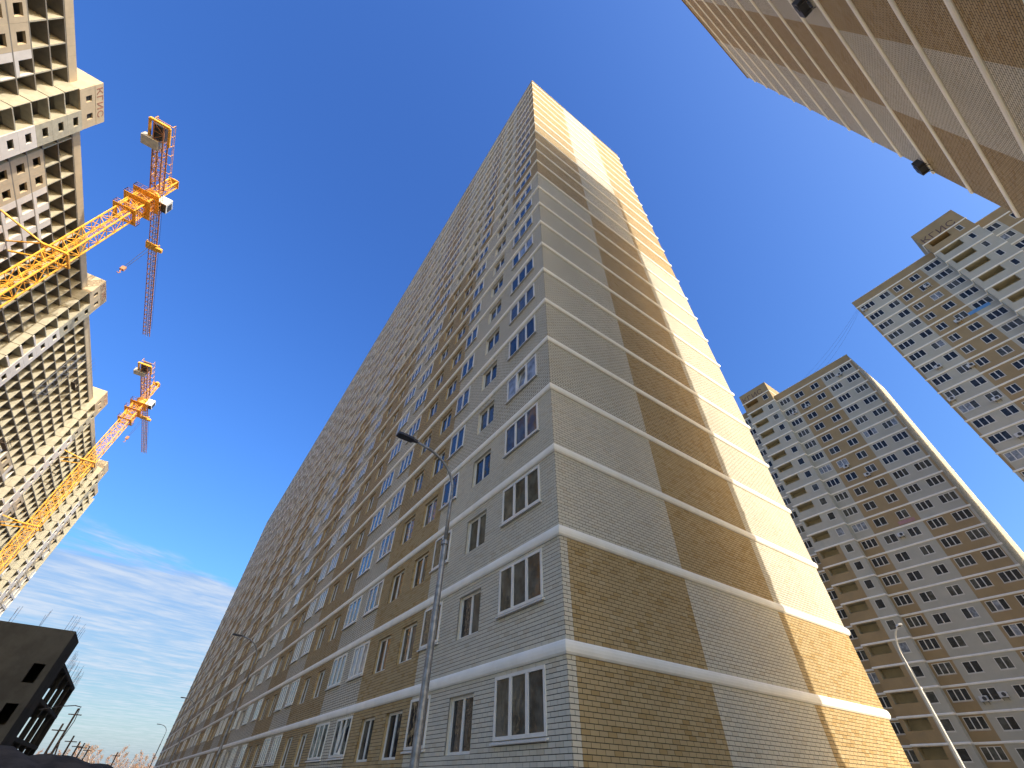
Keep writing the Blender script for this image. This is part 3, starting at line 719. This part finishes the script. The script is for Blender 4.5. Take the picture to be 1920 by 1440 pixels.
def crane(loc, zj, peak, jib, cj, rot, label, collars, trolley_at, hook_len):
    t = thing('tower_crane', loc, label, 'crane', 'tower cranes beside the unfinished block')
    MWD = 2.1
    m_ = MB(); truss(m_, (0, 0, 0), (0, 0, zj-3.4), MWD, 2.05, .19, .085); m_.build('mast', M_crane, t)
    m_ = MB()
    z = 3.0
    while z < zj-4: m_.bar((-.35, .25, z), (.35, .25, z), .05); z += .35
    m_.bar((-.35, .25, 1), (-.35, .25, zj-4), .06); m_.bar((.35, .25, 1), (.35, .25, zj-4), .06); m_.build('ladder', M_crane, t)
    for zc in (zj-9.5, zj-6.0, zj-3.4):
        w = 1.75 if zc < zj-7 else 2.1
        p = MB(); p.box(-w, w, -w, -MWD/2-.1, zc, zc+.05); p.box(-w, w, MWD/2+.1, w, zc, zc+.05); p.box(-w, -MWD/2-.1, -MWD/2-.1, MWD/2+.1, zc, zc+.05); p.box(MWD/2+.1, w, -MWD/2-.1, MWD/2+.1, zc, zc+.05)
        pl = p.build('platform', M_crane, t); r_ = MB()
        for hh in (.55, 1.1):
            for a, b in (((-w, -w), (w, -w)), ((w, -w), (w, w)), ((w, w), (-w, w)), ((-w, w), (-w, -w))): r_.bar((*a, zc+hh), (*b, zc+hh), .06)
        for k in range(5):
            for s in (-1, 1): f_ = -w+k*w/2; r_.bar((f_, s*w, zc), (f_, s*w, zc+1.1), .05); r_.bar((s*w, f_, zc), (s*w, f_, zc+1.1), .05)
        r_.build('guard_rail', M_crane2, pl)
    m_ = MB(); truss(m_, (0, 0, zj-9.5), (0, 0, zj-3.3), 2.5, 1.55, .15, .075); m_.build('climbing_frame', M_crane, t)
    m_ = MB(); m_.path([(0, 0, zj-3.3), (0, 0, zj-2.9), (0, 0, zj-2.9), (0, 0, zj-1.7), (0, 0, zj-1.7), (0, 0, zj-1.2)], [1.35, 1.35, 1.1, 1.1, 1.35, 1.35], 20); m_.build('slewing_ring', M_crane, t)
    hd = MB(); truss(hd, (0, 0, zj-1.2), (0, 0, peak), 1.35, 1.6, .17, .09); hd.box(-.9, .9, -.9, .9, peak, peak+.12); hd.box(-.35, .35, -.5, .5, peak+.12, peak+.75); head = hd.build('tower_head', M_crane, t)
    S = Matrix.Rotation(rot, 3, 'Z'); P = lambda x, y, z: tuple(S @ Vector((x, y, z)))
    # jib (rear of the frame is +Y before rotation)
    j = MB(); tri_truss(j, P(0, .9, zj), P(0, jib, zj), 1.45, 1.25, 1.55, .13, .07); jo = j.build('jib', M_crane2, t)
    w_ = MB(); w_.bar(P(-.25, .9, zj+.06), P(-.25, jib, zj+.06), .1); w_.bar(P(.25, .9, zj+.06), P(.25, jib, zj+.06), .1)
    for k in range(int(jib/.45)): w_.bar(P(-.3, 1+k*.45, zj+.03), P(.3, 1+k*.45, zj+.03), .05)
    w_.build('walkway', M_galv, jo)
    c = MB(); truss(c, P(0, -.8, zj-.1), P(0, -cj, zj-.1), 1.5, 1.6, .2, .09); co = c.build('counter_jib', M_crane2, t)
    d_ = MB()
    for s in (-1, 1):
        for hh in (.5, 1.0): d_.bar(P(s*1.35, -1.2, zj+.5+hh), P(s*1.35, -cj, zj+.5+hh), .06)
        for k in range(8): y = -1.2-k*(cj-1.2)/7; d_.bar(P(s*1.35, y, zj+.5), P(s*1.35, y, zj+1.5), .06); d_.bar(P(0, y, zj+.6), P(s*1.35, y, zj+.6), .07)
    d_.build('guard_rail', M_crane, co)
    f_ = MB()
    for s in (-1, 1): f_.bar(P(s*1.5, -cj+3.4, zj-.55), P(s*1.5, -cj-.2, zj-.55), .35); 
    f_.bar(P(-1.5, -cj-.2, zj-.55), P(1.5, -cj-.2, zj-.55), .4); f_.build('ballast_frame', M_crane, co)
    for k in range(3):
        b_ = MB(); y = -cj+.35+k*.85
        pts = [P(a, y+b, zz_) for zz_ in (zj-.75, zj+.9) for a, b in ((-.85, 0), (.85, 0), (.85, .78), (-.85, .78))]
        for q in ((3, 2, 1, 0), (4, 5, 6, 7), (0, 1, 5, 4), (1, 2, 6, 5), (2, 3, 7, 6), (3, 0, 4, 7)): b_.poly([pts[i] for i in q])
        b_.build('ballast_block', M_steel, co)
    b_ = MB(); pts = [P(a, y, z_) for z_ in (zj-1.3, zj-.1) for a, y in ((-2.4, -cj+3.1), (.2, -cj+3.1), (.2, -cj+4.9), (-2.4, -cj+4.9))]
    for q in ((3, 2, 1, 0), (4, 5, 6, 7), (0, 1, 5, 4), (1, 2, 6, 5), (2, 3, 7, 6), (3, 0, 4, 7)): b_.poly([pts[i] for i in q])
    b_.build('winch_house', M_ballast, co)
    # operator's cab beside the slewing ring
    x0, x1, y0, y1, z0, z1 = 1.2, 2.9, -.4, 1.7, zj-2.6, zj-.3
    def cbox(mb, x0, x1, y0, y1, z0, z1):
        q = [P(a, b, c) for c in (z0, z1) for b in (y0, y1) for a in (x0, x1)]; i = len(mb.v); mb.v += q
        for f in ((0, 2, 3, 1), (4, 5, 7, 6), (0, 1, 5, 4), (2, 6, 7, 3), (0, 4, 6, 2), (1, 3, 7, 5)): mb.f.append(tuple(i+k for k in f)); mb.m.append(0)
    cb = MB(); cbox(cb, x0, x1, y0, y1, z0+.12, z1); cab = cb.build('cab', M_cab, t)
    cg = MB(); cbox(cg, x0+.12, x1-.12, y1+.0, y1+.02, z0+.3, z1-.25); cbox(cg, x1, x1+.02, y0+.5, y1-.1, z0+.5, z1-.3); cbox(cg, x0+.1, x1-.1, y0+.2, y1-.05, z0+.09, z0+.118); cg.build('cab_glazing', M_acd, cab)
    tr = MB(); y = trolley_at; cbox(tr, -1.1, 1.1, y-.9, y+.9, zj-.55, zj-.25); tr.bar(P(-1.1, y-.8, zj+.1), P(-1.1, y+.8, zj+.1), .18); tr.bar(P(1.1, y-.8, zj+.1), P(1.1, y+.8, zj+.1), .18)
    cbox(tr, .9, 2.0, y-.6, y+.3, zj-.9, zj-.4); trl = tr.build('trolley', M_crane, t)
    rp = MB()
    for s in (-.3, .3): rp.bar(P(s, y, zj-.5), P(s*.5, y, zj-hook_len), .06)
    rp.build('hoist_rope', M_steel, trl)
    hk = MB(); cbox(hk, -.35, .35, y-.25, y+.25, zj-hook_len-1.0, zj-hook_len); hk.path([P(0, y, zj-hook_len-1), P(0, y, zj-hook_len-1.5), P(.25, y, zj-hook_len-1.8), P(.1, y, zj-hook_len-2.1), P(-.2, y, zj-hook_len-1.95)], .1, 6); hk.build('hook_block', M_crane2, trl)
    for a, b in (((.5, 1.2, zj+1.2), (.55, jib*.95, zj+1.0)),):
        rp = MB(); rp.bar(P(*a), P(*b), .04); rp.build('trolley_rope', M_steel, t)
    # ties to the block
    for zc in collars:
        k_ = MB(); w = 1.5
        for a, b in (((-w, -w), (w, -w)), ((w, -w), (w, w)), ((w, w), (-w, w)), ((-w, w), (-w, -w))): k_.bar((*a, zc), (*b, zc), .28)
        dx = FX-loc[0]
        k_.bar((-w, -w, zc), (dx, -4.5, zc), .2); k_.bar((-w, -w, zc), (dx, 1.2, zc), .16); k_.bar((-w, w, zc), (dx, 3.2, zc), .2)
        k_.build('wall_tie', M_crane, t)
    return t
crane((-48, 58.6, 0), 84.0, 89.4, 44.0, 14.6, 0, 'nearer orange tower crane with its long mast crossing the panel block', (20, 41, 59), 13.5, 9)
crane((-48, 134.5, 0), 86.0, 91.5, 36.0, 17.0, R(-1.5), 'farther orange tower crane standing by the far end of the panel block', (24, 44, 62), 11.5, 8)

# ------------------------------------------------------------------ small unfinished concrete shell, lower left
gb = thing('concrete_shell', (0, 0, 0), 'dark unfinished concrete shell with open columns and bare rebar at lower left', 'building')
gx0, gx1, gy0, gy1, gt = -24.2, -17.3, 60.9, 67.0, 13.05
def wall_open(mb, y, x0, x1, z0, z1, holes, th=.3):
    xs = sorted({x0, x1} | {h[0] for h in holes} | {h[1] for h in holes})
    for a, b in zip(xs, xs[1:]):
        hs = sorted((h[2], h[3]) for h in holes if h[0] <= (a+b)/2 <= h[1]); cur = z0
        for c, d_ in hs: mb.box(a, b, y, y+th, cur, c); cur = d_
        mb.box(a, b, y, y+th, cur, z1)
hol = [(a, a+.95, z, z+1.6) for z in (1.9, 5.1, 8.35) for a in (-18.85, -23.2)]
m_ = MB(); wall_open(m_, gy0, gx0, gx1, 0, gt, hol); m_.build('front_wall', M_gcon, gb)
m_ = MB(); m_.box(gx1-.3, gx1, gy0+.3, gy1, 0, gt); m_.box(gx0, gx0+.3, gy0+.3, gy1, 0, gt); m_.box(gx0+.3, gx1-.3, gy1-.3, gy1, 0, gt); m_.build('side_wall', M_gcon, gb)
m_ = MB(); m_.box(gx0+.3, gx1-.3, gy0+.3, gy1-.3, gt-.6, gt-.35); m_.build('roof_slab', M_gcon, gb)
for z in (4.55, 7.75, 10.95):
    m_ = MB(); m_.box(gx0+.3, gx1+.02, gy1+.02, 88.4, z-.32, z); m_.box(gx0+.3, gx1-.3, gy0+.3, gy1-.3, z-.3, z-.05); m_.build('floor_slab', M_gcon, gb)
for x in (gx1-.5, gx1-3.4, gx0+.4):
    for y in (72.2, 77.6, 83, 88.0):
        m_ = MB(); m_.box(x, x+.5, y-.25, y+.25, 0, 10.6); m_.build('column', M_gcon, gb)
def rebars(x, y, z, n, sp, hgt):
    m_ = MB()
    for k in range(n): dx, dy = random.uniform(-sp, sp), random.uniform(-sp, sp); m_.bar((x+dx, y+dy, z), (x+dx+random.uniform(-.12, .12), y+dy, z+hgt*random.uniform(.7, 1.1)), .022)
    m_.build('starter_bars', M_rebar, gb)
for x in (-23.0, -20.6, -18.2, -17.6): rebars(x, gy0+.3, gt, 3, .25, 1.5)
for y in (64.5, 66.5): rebars(gx1-.2, y, gt, 3, .25, 1.3)
for y in (72.2, 77.6, 83, 88): rebars(gx1-.25, y, 10.95, 6, .3, 1.9)

# ------------------------------------------------------------------ earth bank in front of the shell
m_ = MB(); NX, NY = 70, 26; random.seed(3)
ph_ = [random.uniform(0, 6.28) for _ in range(12)]
def mh(x, y):
    az = math.degrees(math.atan2(y-CAM.y, x-CAM.x)); d_ = math.hypot(x-CAM.x, y-CAM.y)
    ridge = 1.6+max(-1.4, (.0125+(az-90.1)*.0024 if az < 97 else .029))*44
    w_ = max(0, 1-abs(d_-44)/9)
    wob = .09*sum(math.sin(x*(.7+.5*k)+y*(.5+.33*k)+ph_[k])/(1+.35*k) for k in range(9))
    return max(-.05, ridge*(w_**.8)*(1 if w_ > 0 else 0)+wob*w_)
for j in range(NY+1):
    for i in range(NX+1):
        az = R(80+42*i/NX); d_ = 34+20*j/NY; x, y = CAM.x+d_*math.cos(az), CAM.y+d_*math.sin(az); m_.v.append((x, y, mh(x, y)))
for j in range(NY):
    for i in range(NX):
        a = j*(NX+1)+i; m_.f.append((a, a+NX+1, a+NX+2, a+1)); m_.m.append(0)
tag(m_.build('earth_bank', M_mound, smooth=True), kind='structure')

# ------------------------------------------------------------------ street lamps
def lamp(x, y, dirv, label, mats, zs=7.6, bend=1.28, top=8.6):
    t = thing('street_lamp', (x, y, 0), label, 'street lamp', 'street lamps')
    D = Vector((dirv[0], dirv[1], 0)).normalized()
    b_ = MB(); b_.path([(0, 0, .13), (0, 0, .16)], .22, 12); b_.path([(0, 0, .16), (0, 0, 5.9)], [.092, .064], 12); b_.build('pole', mats[0], t, smooth=False)
    c_ = MB(); c_.path([(0, 0, 5.86), (0, 0, 5.96)], .092, 12); c_.build('collar', mats[0], t)
    pts = [(0, 0, 5.9), (0, 0, 6.9), (0, 0, zs-.25)]
    for k in range(1, 11):
        a = k/10*R(68); rr = bend/ (1-math.cos(R(68))) * .62
        q = D*rr*(1-math.cos(a)) + Vector((0, 0, zs-.25+rr*.82*math.sin(a))); pts.append(tuple(q))
    q = Vector(pts[-1]); e_ = q+D*(bend-Vector((q.x, q.y, 0)).length)+Vector((0, 0, .10)); pts.append(tuple(e_))
    a_ = MB(); a_.path(pts, [.05, .043]+[.036]*(len(pts)-3)+[.03], 10); arm = a_.build('arm', mats[0], t, smooth=True)
    l_ = MB(); u_ = Vector((-D.y, D.x, 0)); n0 = e_-D*.05
    for (a, w_, z0_, z1_) in ((0, .05, -.05, .05),):
        pass
    secs = [(0, .04, -.035, .035), (.11, .045, -.04, .04), (.15, .10, -.045, .04), (.50, .12, -.045, .035), (.60, .09, -.04, .025)]
    for k, (s, w_, z0_, z1_) in enumerate(secs):
        c = n0+D*s+Vector((0, 0, .04*s)); l_.v += [tuple(c+u_*w_+Vector((0, 0, z0_))), tuple(c-u_*w_+Vector((0, 0, z0_))), tuple(c-u_*w_*.8+Vector((0, 0, z1_))), tuple(c+u_*w_*.8+Vector((0, 0, z1_)))]
    for k in range(len(secs)-1):
        for j in range(4): i = k*4; l_.f.append((i+j, i+(j+1) % 4, i+4+(j+1) % 4, i+4+j)); l_.m.append(0)
    i = (len(secs)-1)*4; l_.f += [(3, 2, 1, 0), (i, i+1, i+2, i+3)]; l_.m += [0, 0]
    lu = l_.build('luminaire', mats[1], t)
    g_ = MB(); c = n0+D*.33+Vector((0, 0, -.036)); g_.poly([tuple(c+D*.14+u_*.08), tuple(c+D*.14-u_*.08), tuple(c-D*.14-u_*.08), tuple(c-D*.14+u_*.08)]); g_.build('lens', M_acd, lu)
lamp(-3.05, .76, (-1, .0), 'tall galvanised street lamp nearest the brick corner', (M_galv, M_lum))
lamp(-3.05, 26.7, (-1, 0), 'second street lamp along the long brick facade', (M_galv, M_lum))
lamp(-3.05, 61.0, (-1, 0), 'third street lamp, its dark arm just breaking the far facade edge', (M_galv, M_lum))
lamp(-3.3, 99.0, (-1, 0), 'farthest street lamp, standing clear against the sky beyond the facade', (M_galv, M_lum))
lamp(25.1, 1.2, (-.8, -.6), 'sunlit pale street lamp before the grey and ochre tower', (M_lampsun, M_lampsun))

# ------------------------------------------------------------------ poles behind the bank
def pole(az, d_, top, label, arm=None):
    a = R(az); x, y = CAM.x+d_*math.cos(a), CAM.y+d_*math.sin(a); hgt = CAM.z+top*d_
    t = thing('timber_pole', (x, y, 0), label, 'pole', 'poles behind the earth bank')
    m_ = MB(); m_.path([(0, 0, 0), (0, 0, hgt)], [.13, .08], 8); m_.build('shaft', M_pole, t)
    m_ = MB(); m_.bar((-.55, 0, hgt-.5), (.55, 0, hgt-.5), .08); m_.build('crossarm', M_pole, t)
    m_ = MB(); m_.bar((1.1, 0, 0), (.05, 0, hgt*.62), .12); m_.build('strut', M_pole, t)
    if arm:
        m_ = MB(); m_.path([(0, 0, hgt-.1), (.15, 0, hgt+.12), (-.4, 0, hgt+.2), (-1.5, 0, hgt+.05), (-3.0, 0, hgt-.35)], .04, 6); m_.build('slack_cable', M_steel, t)
        m_ = MB(); m_.path([(.1, 0, hgt), (.25, 0, hgt-1), (.1, 0, hgt-2.4), (-.2, 0, hgt-4)], .035, 6); m_.build('hanging_cable', M_steel, t)
pole(94.85, 70, .0738, 'tallest dark pole with slack cables beside the concrete shell', True)
pole(95.25, 66, .056, 'dark pole just left of the cabled pole by the concrete shell')
for k, (az, tp) in enumerate(((94.1, .044), (93.5, .0385), (93.15, .037), (92.7, .034))):
    pole(az, 78+9*k, tp, ('first', 'second', 'third', 'fourth')[k]+' short dark pole to the right of the cabled pole')
pole(90.6, 120, .0295, 'single small pole standing apart before the far birches')

# ------------------------------------------------------------------ far birches and scrub
def tree_meshes(seed, leafmat):
    rnd = random.Random(seed); tr = MB(); cr = MB(); hgt = 11
    pts = [(0, 0, 0)]; 
    for k in range(1, 7): pts.append((rnd.uniform(-.25, .25)*k*.4, rnd.uniform(-.25, .25)*k*.4, hgt*k/6))
    tr.path(pts, [.13, .13, .11, .09, .07, .045, .02], 6)
    for k in range(46):
        z = hgt*(.22+.76*rnd.random()); f_ = z/hgt; i = min(5, int(f_*6)); b = Vector(pts[i]).lerp(Vector(pts[i+1]), f_*6-i)
        a = rnd.uniform(0, 6.28); L = (2.6*(1.05-f_)+.5)*rnd.uniform(.6, 1.1); e_ = b+Vector((math.cos(a)*L*.7, math.sin(a)*L*.7, L*.85))
        cr.bar(b, e_, .05, 0, .015)
        for q in range(16):
            p = b.lerp(e_, rnd.uniform(.25, 1.1))+Vector((rnd.gauss(0, .22), rnd.gauss(0, .22), rnd.gauss(0, .22)))
            s = rnd.uniform(.06, .16); v = [p+Vector((rnd.uniform(-s, s), rnd.uniform(-s, s), rnd.uniform(-s, s)*2.2)) for _ in range(3)]
            cr.poly(v, 1 if rnd.random() < .7 else 0)
    return tr.mesh('trunk', M_birch), cr.mesh('crown', [M_twig, leafmat])
TM = [tree_meshes(s, m_) for s, m_ in ((1, M_leaf), (2, M_leaf2), (3, M_leaf), (4, M_leaf2))]
rnd = random.Random(11)
spots = [(87.9, 250, 1.05), (88.4, 235, .9), (88.9, 270, 1.15), (89.25, 240, .95), (89.6, 260, .8), (90.0, 255, 1.1), (90.25, 225, 1.05), (90.55, 265, 1.2), (91.0, 250, .85),
         (91.5, 260, .9), (91.9, 245, 1.25), (92.25, 235, 1.3), (92.6, 255, 1.35), (92.95, 240, 1.2), (93.4, 260, 1.15), (93.9, 250, 1.0), (94.4, 270, 1.05), (95.0, 255, .95), (95.6, 265, .9)]
words = ['rightmost', 'second', 'third', 'fourth', 'fifth', 'sixth', 'seventh', 'eighth', 'ninth', 'tenth', 'eleventh', 'twelfth', 'thirteenth', 'fourteenth', 'fifteenth', 'sixteenth', 'seventeenth', 'eighteenth', 'nineteenth']
for k, (az, d_, s) in enumerate(spots):
    a = R(az); lb = ('rightmost far bare birch, closest to the brick facade edge' if k == 0 else words[k]+' far bare birch counting left from the brick facade edge')
    t = thing('birch_tree', (CAM.x+1.8*d_*math.cos(a), CAM.y+1.8*d_*math.sin(a), 0), lb, 'tree', 'bare birches on the horizon')
    t.rotation_euler = (0, 0, rnd.uniform(0, 6.28)); t.scale = (s*1.7, s*1.7, s*1.7*rnd.uniform(.72, .95)*.9)
    tm = TM[k % 4]; obj('trunk', tm[0], t); obj('crown', tm[1], t)
m_ = MB()
for k in range(15000):
    az = R(rnd.uniform(86.0, 101)); d_ = rnd.uniform(400, 520); x, y = CAM.x+d_*math.cos(az), CAM.y+d_*math.sin(az)
    z = rnd.uniform(0, 1)**1.15*(6.5+2.2*math.sin(x*.13)+1.5*math.sin(x*.37+1)+rnd.gauss(0, .8)); s = rnd.uniform(.15, .5)
    m_.poly([(x+rnd.uniform(-s, s), y+rnd.uniform(-s, s), z+rnd.uniform(-.4, 1.6)) for _ in range(3)], k % 2)
tag(m_.build('dry_scrub', [M_scrub, M_twig]), 'dry reddish brown scrub massed along the horizon at lower left', 'scrub', kind='stuff')
